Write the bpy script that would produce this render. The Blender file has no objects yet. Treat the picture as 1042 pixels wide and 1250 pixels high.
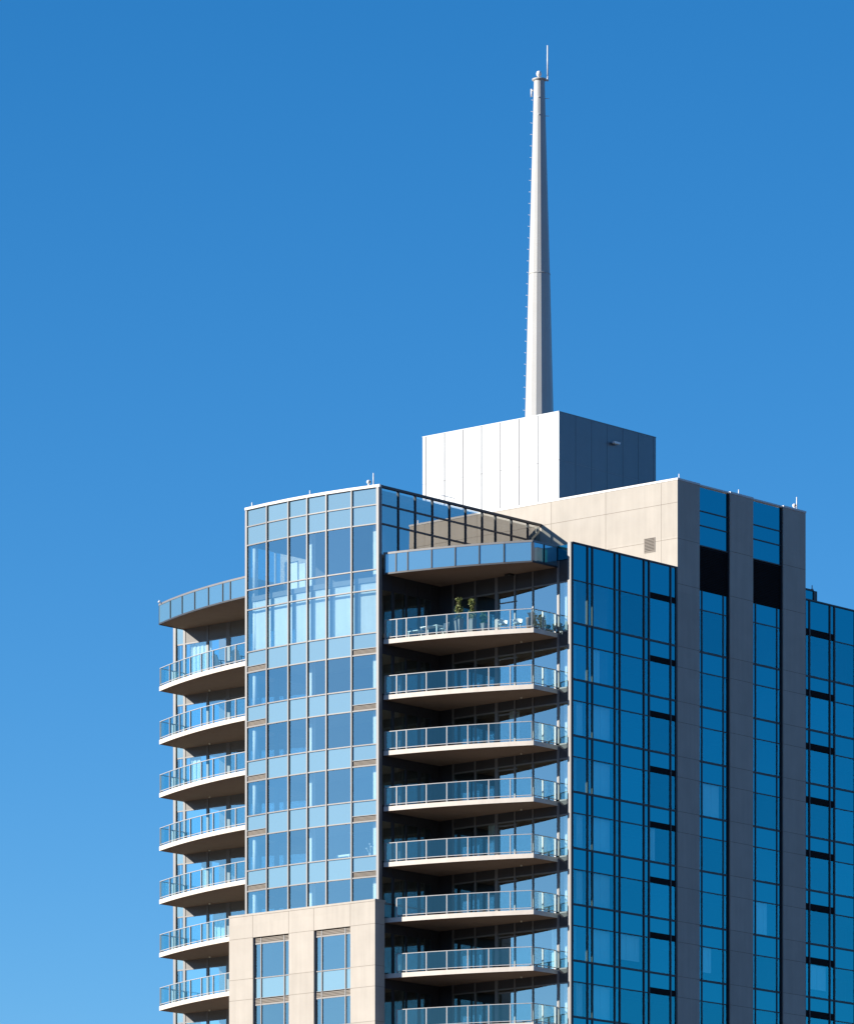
import bpy, math, random
from mathutils import Vector, Matrix
R = math.radians
sc = bpy.context.scene
random.seed(7)

# ------------------------------------------------------------------ camera
# world axes follow the building: left-hand facades face -X, right-hand facades face -Y; z = 0 is eye height
FW = Vector((0.75894, 0.65115, 0)).normalized()
RT = Vector((FW.y, -FW.x, 0))
CAM = -340.0 * FW + 2.830 * RT
cd = bpy.data.cameras.new('camera'); cam = bpy.data.objects.new('camera', cd)
sc.collection.objects.link(cam); sc.camera = cam
cam.location = (CAM.x, CAM.y, 0)
cam.rotation_euler = (R(90), 0, math.atan2(FW.y, FW.x) - R(90))
cd.sensor_fit = 'VERTICAL'; cd.sensor_height = 36.0
cd.lens = 6968.0 / 1250 * 36
cd.shift_y = (2070.0 - 625.0) / 1250
cd.clip_start = 1.0; cd.clip_end = 20000

# ------------------------------------------------------------------ light
SUN = Vector((-1.0, 0.71, 0.49)).normalized()
EL = math.asin(SUN.z); AZ = math.atan2(SUN.x, SUN.y)
w = bpy.data.worlds.new('World'); sc.world = w; w.use_nodes = True
nt = w.node_tree; bg = nt.nodes['Background']
sky = nt.nodes.new('ShaderNodeTexSky'); sky.sky_type = 'NISHITA'; sky.sun_disc = False
sky.sun_elevation = EL; sky.sun_rotation = AZ
sky.altitude = 1800; sky.air_density = 1.0; sky.dust_density = 0.3; sky.ozone_density = 4.0
hs = nt.nodes.new('ShaderNodeHueSaturation'); hs.inputs['Saturation'].default_value = 1.29
nt.links.new(sky.outputs[0], hs.inputs['Color']); nt.links.new(hs.outputs[0], bg.inputs[0])
bg.inputs[1].default_value = 0.094
sd = bpy.data.lights.new('sun', 'SUN'); sd.energy = 5.0; sd.angle = R(0.53); sd.color = (1.0, 0.93, 0.82)
so = bpy.data.objects.new('sun', sd); sc.collection.objects.link(so)
so.rotation_euler = SUN.to_track_quat('Z', 'Y').to_euler()
so.location = (-60, 40, 120)
vs = sc.view_settings
vs.view_transform = 'Standard'; vs.look = 'None'; vs.exposure = 0.75; vs.gamma = 1.0; vs.use_curve_mapping = False

# ------------------------------------------------------------------ materials
M = {}
def newmat(name):
    m = bpy.data.materials.new(name); m.use_nodes = True
    return m, m.node_tree, m.node_tree.nodes['Principled BSDF']
def paint(name, col, rough=0.5, metal=0.0, var=0.06, scale=1.5, bump=0.0, spec=0.5, streak=0.0, panels=0.0):
    m, t, p = newmat(name); L = t.links
    tc = t.nodes.new('ShaderNodeTexCoord')
    n = t.nodes.new('ShaderNodeTexNoise'); n.inputs['Scale'].default_value = scale; n.inputs['Detail'].default_value = 6
    L.new(tc.outputs['Object'], n.inputs['Vector'])
    mr = t.nodes.new('ShaderNodeMapRange'); mr.inputs[1].default_value = 0.3; mr.inputs[2].default_value = 0.7
    mr.inputs[3].default_value = 1 - var; mr.inputs[4].default_value = 1 + var
    L.new(n.outputs['Fac'], mr.inputs[0])
    fac = mr.outputs[0]
    if streak:
        mp = t.nodes.new('ShaderNodeMapping'); mp.inputs['Scale'].default_value = (2.2, 2.2, 0.12)
        L.new(tc.outputs['Object'], mp.inputs[0])
        n2 = t.nodes.new('ShaderNodeTexNoise'); n2.inputs['Scale'].default_value = 1.4; n2.inputs['Detail'].default_value = 4
        L.new(mp.outputs[0], n2.inputs['Vector'])
        m2 = t.nodes.new('ShaderNodeMapRange'); m2.inputs[1].default_value = 0.35; m2.inputs[2].default_value = 0.65
        m2.inputs[3].default_value = 1 - streak; m2.inputs[4].default_value = 1 + streak * 0.5
        L.new(n2.outputs['Fac'], m2.inputs[0])
        mm = t.nodes.new('ShaderNodeMath'); mm.operation = 'MULTIPLY'
        L.new(fac, mm.inputs[0]); L.new(m2.outputs[0], mm.inputs[1]); fac = mm.outputs[0]
    if panels:      # every cladding panel comes from a slightly different batch
        ad = t.nodes.new('ShaderNodeVectorMath'); ad.operation = 'ADD'; ad.inputs[1].default_value = (-14.0, 0.8, -63.365)
        dv = t.nodes.new('ShaderNodeVectorMath'); dv.operation = 'DIVIDE'; dv.inputs[1].default_value = (5.2, 4.3, 3.3225)
        fl = t.nodes.new('ShaderNodeVectorMath'); fl.operation = 'FLOOR'
        wn = t.nodes.new('ShaderNodeTexWhiteNoise'); wn.noise_dimensions = '3D'
        L.new(tc.outputs['Object'], ad.inputs[0]); L.new(ad.outputs[0], dv.inputs[0]); L.new(dv.outputs[0], fl.inputs[0]); L.new(fl.outputs[0], wn.inputs['Vector'])
        m4 = t.nodes.new('ShaderNodeMapRange'); m4.inputs[3].default_value = 1 - panels; m4.inputs[4].default_value = 1 + panels
        L.new(wn.outputs['Value'], m4.inputs[0])
        m5 = t.nodes.new('ShaderNodeMath'); m5.operation = 'MULTIPLY'; L.new(fac, m5.inputs[0]); L.new(m4.outputs[0], m5.inputs[1]); fac = m5.outputs[0]
    vm = t.nodes.new('ShaderNodeVectorMath'); vm.operation = 'SCALE'; vm.inputs[0].default_value = col
    L.new(fac, vm.inputs['Scale']); L.new(vm.outputs[0], p.inputs['Base Color'])
    p.inputs['Roughness'].default_value = rough; p.inputs['Metallic'].default_value = metal
    p.inputs['Specular IOR Level'].default_value = spec
    if bump:
        b = t.nodes.new('ShaderNodeBump'); b.inputs['Strength'].default_value = bump; b.inputs['Distance'].default_value = 0.02
        n3 = t.nodes.new('ShaderNodeTexNoise'); n3.inputs['Scale'].default_value = 30
        L.new(tc.outputs['Object'], n3.inputs['Vector']); L.new(n3.outputs['Fac'], b.inputs['Height']); L.new(b.outputs[0], p.inputs['Normal'])
    M[name] = m
def glass(name, refl, trans, k0=0.36, k1=0.55, vary=0.12, wave=0.02):
    """coated architectural glass: sharp reflection over a tinted see-through pane"""
    m, t, p = newmat(name); L = t.links; t.nodes.remove(p)
    out = t.nodes['Material Output']
    g = t.nodes.new('ShaderNodeBsdfGlossy'); g.inputs['Roughness'].default_value = 0.0
    tr = t.nodes.new('ShaderNodeBsdfTransparent'); tr.inputs[0].default_value = (*trans, 1)
    lw = t.nodes.new('ShaderNodeLayerWeight'); lw.inputs[0].default_value = 0.35
    mr = t.nodes.new('ShaderNodeMapRange'); mr.inputs[3].default_value = k0; mr.inputs[4].default_value = k1
    L.new(lw.outputs['Facing'], mr.inputs[0])
    oi = t.nodes.new('ShaderNodeObjectInfo')
    m2 = t.nodes.new('ShaderNodeMapRange'); m2.inputs[3].default_value = 1 - vary; m2.inputs[4].default_value = 1 + vary * 0.5
    L.new(oi.outputs['Random'], m2.inputs[0])
    vm = t.nodes.new('ShaderNodeVectorMath'); vm.operation = 'SCALE'; vm.inputs[0].default_value = refl
    L.new(m2.outputs[0], vm.inputs['Scale']); L.new(vm.outputs[0], g.inputs[0])
    tc = t.nodes.new('ShaderNodeTexCoord')
    n = t.nodes.new('ShaderNodeTexNoise'); n.inputs['Scale'].default_value = 0.55; n.inputs['Detail'].default_value = 1
    L.new(tc.outputs['Object'], n.inputs['Vector'])
    b = t.nodes.new('ShaderNodeBump'); b.inputs['Strength'].default_value = 1.0; b.inputs['Distance'].default_value = wave
    L.new(n.outputs['Fac'], b.inputs['Height']); L.new(b.outputs[0], g.inputs['Normal'])
    mx = t.nodes.new('ShaderNodeMixShader')
    # the coating sits on the face a ray enters by; the far face of the same pane only lets it out
    ge = t.nodes.new('ShaderNodeNewGeometry'); iv = t.nodes.new('ShaderNodeMath'); iv.operation = 'SUBTRACT'; iv.inputs[0].default_value = 1
    L.new(ge.outputs['Backfacing'], iv.inputs[1])
    mf = t.nodes.new('ShaderNodeMath'); mf.operation = 'MULTIPLY'; L.new(mr.outputs[0], mf.inputs[0]); L.new(iv.outputs[0], mf.inputs[1])
    mc = t.nodes.new('ShaderNodeMix'); mc.data_type = 'RGBA'; mc.inputs[6].default_value = (*trans, 1); mc.inputs[7].default_value = (1, 1, 1, 1)
    L.new(ge.outputs['Backfacing'], mc.inputs[0]); L.new(mc.outputs[2], tr.inputs[0])
    L.new(mf.outputs[0], mx.inputs[0]); L.new(tr.outputs[0], mx.inputs[1]); L.new(g.outputs[0], mx.inputs[2])
    L.new(mx.outputs[0], out.inputs[0]); M[name] = m
def spandrel(name, diff, refl, k=0.36):
    m, t, p = newmat(name); L = t.links; t.nodes.remove(p)
    out = t.nodes['Material Output']
    g = t.nodes.new('ShaderNodeBsdfGlossy'); g.inputs['Roughness'].default_value = 0.0; g.inputs[0].default_value = (*refl, 1)
    d = t.nodes.new('ShaderNodeBsdfDiffuse')
    oi = t.nodes.new('ShaderNodeObjectInfo')
    m2 = t.nodes.new('ShaderNodeMapRange'); m2.inputs[3].default_value = 0.92; m2.inputs[4].default_value = 1.06
    L.new(oi.outputs['Random'], m2.inputs[0])
    vm = t.nodes.new('ShaderNodeVectorMath'); vm.operation = 'SCALE'; vm.inputs[0].default_value = diff
    L.new(m2.outputs[0], vm.inputs['Scale']); L.new(vm.outputs[0], d.inputs[0])
    mx = t.nodes.new('ShaderNodeMixShader'); mx.inputs[0].default_value = k
    L.new(d.outputs[0], mx.inputs[1]); L.new(g.outputs[0], mx.inputs[2]); L.new(mx.outputs[0], out.inputs[0]); M[name] = m

paint('stone', (0.44, 0.40, 0.35), 0.85, var=0.045, scale=0.9, bump=0.15, spec=0.2, streak=0.045, panels=0.035)
paint('joint', (0.22, 0.19, 0.16), 0.9, spec=0.1)
paint('concrete', (0.66, 0.60, 0.53), 0.8, var=0.05, scale=1.2, spec=0.2, streak=0.04)
paint('deck', (0.26, 0.24, 0.22), 0.9)
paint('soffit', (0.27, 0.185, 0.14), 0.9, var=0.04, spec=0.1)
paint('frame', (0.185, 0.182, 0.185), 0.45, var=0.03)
paint('frame_dark_shade', (0.035, 0.037, 0.045), 0.5, var=0.03)  # dark frames and joints; right-facing frames carry their shade in this colour
paint('coping', (0.62, 0.60, 0.58), 0.45, var=0.04)
paint('white_panel', (0.165, 0.18, 0.20), 0.46, metal=0.6, var=0.02, streak=0.02)
paint('panel_joint', (0.27, 0.27, 0.28), 0.8)
paint('louvre', (0.20, 0.17, 0.14), 0.6)
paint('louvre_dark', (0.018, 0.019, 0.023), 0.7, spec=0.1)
paint('interior', (0.12, 0.115, 0.11), 0.9)
paint('ceiling', (0.20, 0.195, 0.19), 0.9)
paint('rail', (0.39, 0.39, 0.395), 0.4, var=0.03)
paint('white_column', (0.80, 0.80, 0.78), 0.7)
paint('blind', (0.66, 0.66, 0.63), 0.85, var=0.03, streak=0.05)
paint('curtain', (0.84, 0.86, 0.82), 0.9, var=0.04)
paint('mast', (0.44, 0.435, 0.42), 0.42, var=0.03, scale=0.8, streak=0.04)
paint('rod', (0.75, 0.75, 0.75), 0.35)
paint('dark_metal', (0.03, 0.03, 0.032), 0.5)
paint('white_paint', (0.75, 0.75, 0.73), 0.5)
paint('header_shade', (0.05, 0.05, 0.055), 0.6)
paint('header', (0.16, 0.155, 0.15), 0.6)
paint('planter', (0.26, 0.22, 0.215), 0.7)
paint('terracotta', (0.42, 0.25, 0.18), 0.8)
paint('soil', (0.06, 0.04, 0.03), 0.95)
paint('blue_plastic', (0.10, 0.14, 0.20), 0.5)
paint('leaf', (0.17, 0.20, 0.05), 0.6, var=0.35, scale=9)
paint('leaf_green', (0.07, 0.19, 0.05), 0.6, var=0.35, scale=9)
paint('bark', (0.10, 0.075, 0.05), 0.9)
paint('roofing', (0.22, 0.21, 0.20), 0.9)
paint('ground', (0.100, 0.062, 0.040), 0.95, var=0.3, scale=0.02, spec=0.1)
paint('warm_bounce', (0.12, 0.075, 0.05), 0.95, var=0.15, scale=0.05)  # warm tone of the added bounce surface
paint('lamp_glass', (0.75, 0.68, 0.55), 0.3)
glass('glass_neutral', (0.95, 0.95, 0.93), (0.5, 0.55, 0.55), k0=0.34, k1=0.5, vary=0.06, wave=0.002)
glass('glass', (0.82, 0.99, 0.98), (0.80, 0.93, 0.95), k0=0.33, k1=0.57, wave=0.0025)
glass('glass_tinted', (0.04, 0.54, 0.68), (0.72, 0.96, 0.92), k0=0.31, k1=0.50, vary=0.18, wave=0.003)
glass('glass_rail', (0.72, 0.96, 0.92), (0.72, 0.90, 0.93), k0=0.10, k1=0.30, wave=0.001)
spandrel('spandrel', (0.185, 0.265, 0.275), (0.72, 0.97, 1.0), 0.30)
spandrel('spandrel_tinted', (0.004, 0.018, 0.03), (0.04, 0.54, 0.68), 0.36)
spandrel('fascia_glass', (0.10, 0.19, 0.24), (0.62, 0.90, 1.0), 0.34)

# ------------------------------------------------------------------ mesh helpers
class MB:
    def __init__(s): s.v = []; s.f = []; s.m = []; s.sm = []
    def hexa(s, c, mi=0):
        b = len(s.v); s.v += [tuple(p) for p in c]
        for q in ((0, 3, 2, 1), (4, 5, 6, 7), (0, 1, 5, 4), (1, 2, 6, 5), (2, 3, 7, 6), (3, 0, 4, 7)):
            s.f.append([b + i for i in q]); s.m.append(mi); s.sm.append(False)
        return s
    def box(s, x0, x1, y0, y1, z0, z1, mi=0):
        return s.hexa([(x0, y0, z0), (x1, y0, z0), (x1, y1, z0), (x0, y1, z0), (x0, y0, z1), (x1, y0, z1), (x1, y1, z1), (x0, y1, z1)], mi)
    def wall(s, p, q, o0, o1, z0, z1, mi=0, e0=0.0, e1=0.0):
        """box on the plan line p->q (left to right seen from outside), offsets o0..o1 measured outwards, e0/e1 trim the ends"""
        d = Vector((q[0] - p[0], q[1] - p[1])); l = d.length; d /= l; n = Vector((d.y, -d.x))
        P = Vector(p[:2]) + d * e0; Q = Vector(q[:2]) - d * e1
        a, b, c, e = P + n * o0, Q + n * o0, Q + n * o1, P + n * o1
        return s.hexa([(*e, z0), (*c, z0), (*b, z0), (*a, z0), (*e, z1), (*c, z1), (*b, z1), (*a, z1)], mi)
    def prism(s, poly, z0, z1, mi=0, mb=None):
        b = len(s.v); n = len(poly)
        s.v += [(x, y, z0) for x, y in poly] + [(x, y, z1) for x, y in poly]
        s.f.append([b + i for i in reversed(range(n))]); s.m.append(mi if mb is None else mb); s.sm.append(False)
        s.f.append([b + n + i for i in range(n)]); s.m.append(mi); s.sm.append(False)
        for i in range(n):
            j = (i + 1) % n; s.f.append([b + i, b + j, b + n + j, b + n + i]); s.m.append(mi); s.sm.append(False)
        return s
    def ring(s, prof, cx, cy, n=16, ph=0.0, mi=0, smooth=True, cap=True):
        """lathe: prof = [(r, z), ...] bottom to top"""
        b = len(s.v)
        for r, z in prof:
            for i in range(n):
                a = ph + 2 * math.pi * i / n; s.v.append((cx + r * math.cos(a), cy + r * math.sin(a), z))
        for k in range(len(prof) - 1):
            for i in range(n):
                j = (i + 1) % n
                s.f.append([b + k * n + i, b + k * n + j, b + (k + 1) * n + j, b + (k + 1) * n + i]); s.m.append(mi); s.sm.append(smooth)
        if cap:
            s.f.append([b + i for i in reversed(range(n))]); s.m.append(mi); s.sm.append(False)
            t = b + (len(prof) - 1) * n; s.f.append([t + i for i in range(n)]); s.m.append(mi); s.sm.append(False)
        return s
    def bar(s, a, b_, r, n=6, mi=0, r2=None):
        a = Vector(a); b_ = Vector(b_); d = (b_ - a).normalized()
        u = d.cross(Vector((0, 0, 1)) if abs(d.z) < 0.95 else Vector((1, 0, 0))).normalized(); v = d.cross(u)
        k = len(s.v); r2 = r if r2 is None else r2
        for c, rr in ((a, r), (b_, r2)):
            for i in range(n):
                t = 2 * math.pi * i / n; s.v.append(tuple(c + u * (rr * math.cos(t)) + v * (rr * math.sin(t))))
        for i in range(n):
            j = (i + 1) % n; s.f.append([k + i, k + n + i, k + n + j, k + j]); s.m.append(mi); s.sm.append(n > 5)
        s.f.append([k + i for i in range(n)]); s.m.append(mi); s.sm.append(False)
        s.f.append([k + n + i for i in reversed(range(n))]); s.m.append(mi); s.sm.append(False)
        return s
    def build(s, name, mats, parent=None, loc=(0, 0, 0)):
        me = bpy.data.meshes.new(name); me.from_pydata(s.v, [], s.f)
        for k in ([mats] if isinstance(mats, str) else mats): me.materials.append(M[k])
        me.polygons.foreach_set('material_index', s.m); me.polygons.foreach_set('use_smooth', s.sm)
        me.update()
        o = bpy.data.objects.new(name, me); sc.collection.objects.link(o)
        if parent is not None: o.parent = parent
        o.location = loc
        return o
def empty(name, loc=(0, 0, 0), rz=0.0):
    o = bpy.data.objects.new(name, None); sc.collection.objects.link(o)
    o.location = loc; o.rotation_euler = (0, 0, rz); o.empty_display_size = 0.5
    return o
def tag(o, label=None, cat=None, group=None, kind=None):
    if label: o['label'] = label
    if cat: o['category'] = cat
    if group: o['group'] = group
    if kind: o['kind'] = kind
    return o

# ------------------------------------------------------------------ levels and plan
GZ = -1.7                                    # street level
ZB = 36.5                                    # below this the shaft is plain (far under the picture)
S = [63.365 - 3.3225 * k for k in range(9)]  # top of the spandrel band of each storey
Hh = [s - 1.25 for s in S]                   # bottom of the spandrel band
ARC = 35.4; SX = -0.19; YC = 5.86
def ax(y, x0): return x0 + ARC - math.sqrt(ARC * ARC - (y - YC) ** 2)
def arcpts(y0, y1, x0, n):
    return [(ax(y0 + (y1 - y0) * i / n, x0), y0 + (y1 - y0) * i / n) for i in range(n + 1)]
XW = 5.5                                     # plane of the recessed balcony walls
YF = -10.62                                  # plane of the blue facade
XS = 15.12                                   # plane of the upper stone wall
ZR = 68.10                                   # lower roof

# ------------------------------------------------------------------ ground
g = MB(); g.box(-9000, 9000, -9000, 9000, GZ - 1, GZ); tag(g.build('ground', 'ground'), kind='structure')
g = MB(); g.box(-500, -6, -10, 400, GZ, GZ + 0.12); tag(g.build('bounce_slab', 'warm_bounce'), kind='structure')  # added out-of-view slab that bounces warm light up to the soffits

# unseen dark ridge, added to cut the bright fill from the low sky
def blocker_ring():
    m = MB(); n = 144; rnd = random.Random(4); ph = [rnd.uniform(0, 6.28) for _ in range(6)]
    def hgt(a): return 500 + 55 * math.sin(3 * a + ph[0]) + 40 * math.sin(7 * a + ph[1]) + 28 * math.sin(13 * a + ph[2]) + 16 * math.sin(29 * a + ph[3])
    for i in range(n):
        a = 2 * math.pi * i / n; c, s_ = math.cos(a), math.sin(a); h = hgt(a)
        m.v += [(6000 * c, 6000 * s_, GZ - 2), (6500 * c, 6500 * s_, h * .6), (7000 * c, 7000 * s_, h), (8200 * c, 8200 * s_, GZ - 2)]
    for i in range(n):
        j = (i + 1) % n
        for k in range(3): m.f.append([4 * i + k, 4 * i + k + 1, 4 * j + k + 1, 4 * j + k]); m.m.append(0); m.sm.append(True)
    return m
tag(blocker_ring().build('horizon_blocker', 'ground'), kind='structure')

tower = empty('apartment_tower', (0, 0, GZ))
tag(tower, 'tall glass and beige stone high rise with curved corner balconies', 'building')
PZ = (0, 0, -GZ)
def part(mb, name, mats, parent=None):
    if parent is None: return mb.build(name, mats, tower, PZ)
    return mb.build(name, mats, parent)

# ------------------------------------------------------------------ shaft, floors, inner walls, roofs
m = MB()
m.box(6.2, 40, -10.3, 21.4, GZ - 1 + 1, ZB); m.box(0.2, 6.19, 0.2, 10.5, GZ, ZB)
part(m, 'shaft', 'stone')
def t_poly(inset):
    return [(ax(y, -0.46) + inset, y) for y in (10.40, 8.70, 6.86, 5.33, 3.84, 1.97, 0.2)] + [(XW + 0.1, 0.2), (XW + 0.1, 10.40)]
def slab(z0, z1, tp=True, low=True, high=True):
    m = MB()
    if tp: m.prism(list(t_poly(0.22)), z0, z1)
    if low: m.box(XW + 0.2, 14.9, -10.35, 21.4, z0, z1)
    if high: m.box(15.3, 27.8, -10.25, 21.4, z0 + 0.01, z1 - 0.01); m.box(28.1, 39.8, -10.2, 21.4, z0, z1)
    part(m, 'floor_slab', 'ceiling')
for k in range(8): slab(S[k] - 0.75, S[k] - 0.42)
slab(67.15, 67.9, tp=False)
m = MB(); m.prism(list(t_poly(0.22)), 66.45, 66.75); part(m, 'floor_slab', 'ceiling')
# inner walls that stand behind the glass
m = MB()
m.box(8.9, 9.1, -10.2, 21.2, ZB, 67.1)
m.box(9.2, 14.8, -6.6, -6.4, ZB, 67.1)
m.box(15.3, 27.8, -5.2, -5.0, ZB, 73.0)
m.box(28.1, 39.6, -5.2, -5.0, ZB, 67.1); m.box(39.61, 39.8, -10.15, 21.4, ZB, 67.85)
m.box(2.6, 5.4, 0.62, 0.74, ZB, 62.5); m.box(6.6, 8.8, 0.3, 0.5, ZB, 67.1)
part(m, 'interior_wall', 'interior')
m = MB()
for k in range(0, 6):
    z0, z1 = S[k + 1] - 0.42, S[k] - 0.76
    m.box(1.3, 1.42, 9.3, 9.62, z0, z1); m.box(5.35, 5.45, 0.9, 10.3, z0, z1)
m.box(5.3, 5.45, 0.8, 10.3, 62.95, 71.4)
part(m, 'partition', 'interior')
# roofs
m = MB(); m.prism(list(t_poly(0.2)), 71.35, 71.62); m.box(XW + 0.2, 15.0, 0.25, 10.4, 71.35, 71.6); part(m, 'roof', 'roofing')
m = MB(); m.box(XW + 0.25, 15.0, -10.3, 0.0, 67.91, 67.97); m.box(XW + 0.25, 15.0, 10.7, 21.4, 67.91, 67.97); m.box(28.1, 40, -10.2, 21.4, 67.91, 67.97)
part(m, 'roof', 'roofing')
m = MB(); m.box(15.4, 27.7, -10.2, 21.3, 73.05, 73.2); part(m, 'roof', 'roofing')

# ------------------------------------------------------------------ curved glass bay (left-hand face)
VT = [(ax(y, -0.46), y) for y in (10.52, 8.70, 6.86, 5.33, 3.84, 1.97, 0.10)]
T_ROWS = [('s', 70.99, 71.98), ('s', 69.85, 70.99), ('v', 67.13, 69.85), ('v', 65.92, 67.13), ('v', S[0], 65.92)]
for k in range(6):
    T_ROWS.append(('s', Hh[k], S[k])); T_ROWS.append(('v', S[k + 1], Hh[k]))
T_ROWS[-1] = ('v', 46.9, Hh[4]); T_ROWS = [r for r in T_ROWS if r[1] > 46.5 and r[2] > r[1]]
T_ROWS = T_ROWS[:5] + sum([[('s', Hh[k], S[k]), ('v', max(S[k + 1], 46.9), Hh[k])] for k in range(5)], [])
for b in range(6):
    p, q = VT[b], VT[b + 1]
    for ri, (kind, z0, z1) in enumerate(T_ROWS):
        lou = kind == 's' and ri >= 5 and b in (0, 5)
        m = MB(); m.wall(p, q, -0.05, -0.02, z0 + (0.36 if lou else 0.03), z1 - 0.03, 0, 0.03, 0.03)
        if kind == 's':
            o = part(m, 'spandrel_panel', 'spandrel')
            if lou:
                l = MB()
                for i in range(4): l.wall(p, q, -0.07, -0.005, z0 + 0.05 + i * 0.07, z0 + 0.095 + i * 0.07, 0, 0.04, 0.04)
                l.wall(p, q, -0.12, -0.08, z0 + 0.04, z0 + 0.33, 0, 0.04, 0.04)
                part(l, 'louvre', 'louvre')
        else:
            win = part(m, 'window', 'glass')
            if ri == 4:
                bl = MB(); bl.wall(p, q, -0.36, -0.33, S[0] + 0.02, 66.42, 0, 0.22, 0.05)
                bl.wall(p, q, -0.40, -0.32, 66.36, 66.44, 0, 0.20, 0.03)
                part(bl, 'roller_blind', 'blind', win)
# mullions: verticals, transoms, corner posts
m = MB()
zt, zb = 72.0, 46.9
for i, (x, y) in enumerate(VT[1:-1]):
    pm = VT[i]; qm = VT[i + 2]; d = (Vector(qm) - Vector(pm)).normalized(); c = Vector((x, y))
    m.wall(tuple(c - d * 0.045), tuple(c + d * 0.045), -0.12, 0.075, zb, zt)
zs = sorted({round(v, 3) for r in T_ROWS for v in r[1:]})[1:-1]
for b in range(6):
    p, q = VT[b], VT[b + 1]
    for z in zs: m.wall(p, q, -0.12, 0.045, z - 0.035, z + 0.035, 0, 0.04, 0.04)
    for k in range(5):
        if b in (0, 5): m.wall(p, q, -0.12, 0.045, Hh[k] + 0.345, Hh[k] + 0.385, 0, 0.04, 0.04)
m.box(-0.14, 0.16, -0.06, 0.14, zb, zt)
m.box(ax(10.55, -0.46) - 0.06, 0.16, 10.49, 10.64, zb, zt)
part(m, 'curtain_wall_frame', 'frame')
m = MB()
for b in range(6):
    m.wall(VT[b], VT[b + 1], -0.3, 0.10, zt + 0.002, zt + 0.16, 0, 0.0 if b else -0.12, -0.004 if b < 5 else -0.16)
part(m, 'coping', 'coping')
# left return of the bay and its inner columns
m = MB()
for kind, z0, z1 in T_ROWS:
    if kind == 's': m.box(0.17, 5.4, 10.5, 10.62, z0, z1)
    else:
        g_ = MB(); g_.box(0.17, 2.4, 10.55, 10.58, z0, z1); g_.box(2.5, 5.35, 10.55, 10.58, z0, z1); part(g_, 'side_window', 'glass')
        m.box(2.405, 2.495, 10.5, 10.62, z0, z1)
m.box(XW + 0.1, 15.0, 10.5, 10.62, 67.9, 72.0)
part(m, 'side_wall', 'frame')
for k in range(-2, 5):
    z1 = {-2: 71.3, -1: 66.4}.get(k, S[k] - 0.76) if k < 0 else S[k] - 0.76
    z0 = {-2: 66.76, -1: 62.96}.get(k) if k < 0 else S[k + 1] - 0.42
    for (cx, cy, r) in ((0.24, 10.20, 0.165), (0.36, 5.72, 0), (0.42, 0.50, 0)):
        c = MB()
        if r: c.ring([(r, z0), (r, z1)], cx, cy, 20)
        else: c.box(cx, cx + 0.35, cy, cy + 0.36, z0, z1)
        part(c, 'interior_column', 'white_column')
m = MB(); m.wall((1.9, 9.3), (1.80, 8.95), -0.1, 0, 66.76, 69.0); m.wall((1.78, 8.8), (1.72, 8.1), -0.1, 0, 66.76, 68.9); m.wall((1.72, 7.95), (1.72, 7.45), -0.1, 0, 66.76, 68.7)
part(m, 'partition', 'white_column')

# penthouse glazing facing right (plane Y = 0, above the balconies)
XP = [0.16, 1.73, 3.28, 4.86, 6.44, 7.95, 9.51, 10.77, 12.29, 13.86, 15.08]
for i in range(10):
    m = MB()
    for z0, z1 in ((70.99, 71.98), (69.85, 70.99), (68.0, 69.85)):
        m.box(XP[i] + 0.05, XP[i + 1] - 0.05, 0.02, 0.05, z0 + 0.04, z1 - 0.04)
    part(m, 'penthouse_window', 'glass_neutral')
m = MB(); m.box(0.5, 15.0, 0.35, 0.45, 67.95, 71.95); part(m, 'partition', 'interior')
m = MB()
for x in XP[1:-1]: m.box(x - 0.045, x + 0.045, -0.045, 0.12, 67.98, 72.0)
for z in (70.99, 69.85):
    for i in range(10): m.box(XP[i] + (0.06 if i else 0.01), XP[i + 1] - 0.06, -0.03, 0.12, z - 0.05, z + 0.05)
m.box(0.162, 15.1, -0.06, 0.16, 72.003, 72.14)
part(m, 'curtain_wall_frame', 'frame_dark_shade')

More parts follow.
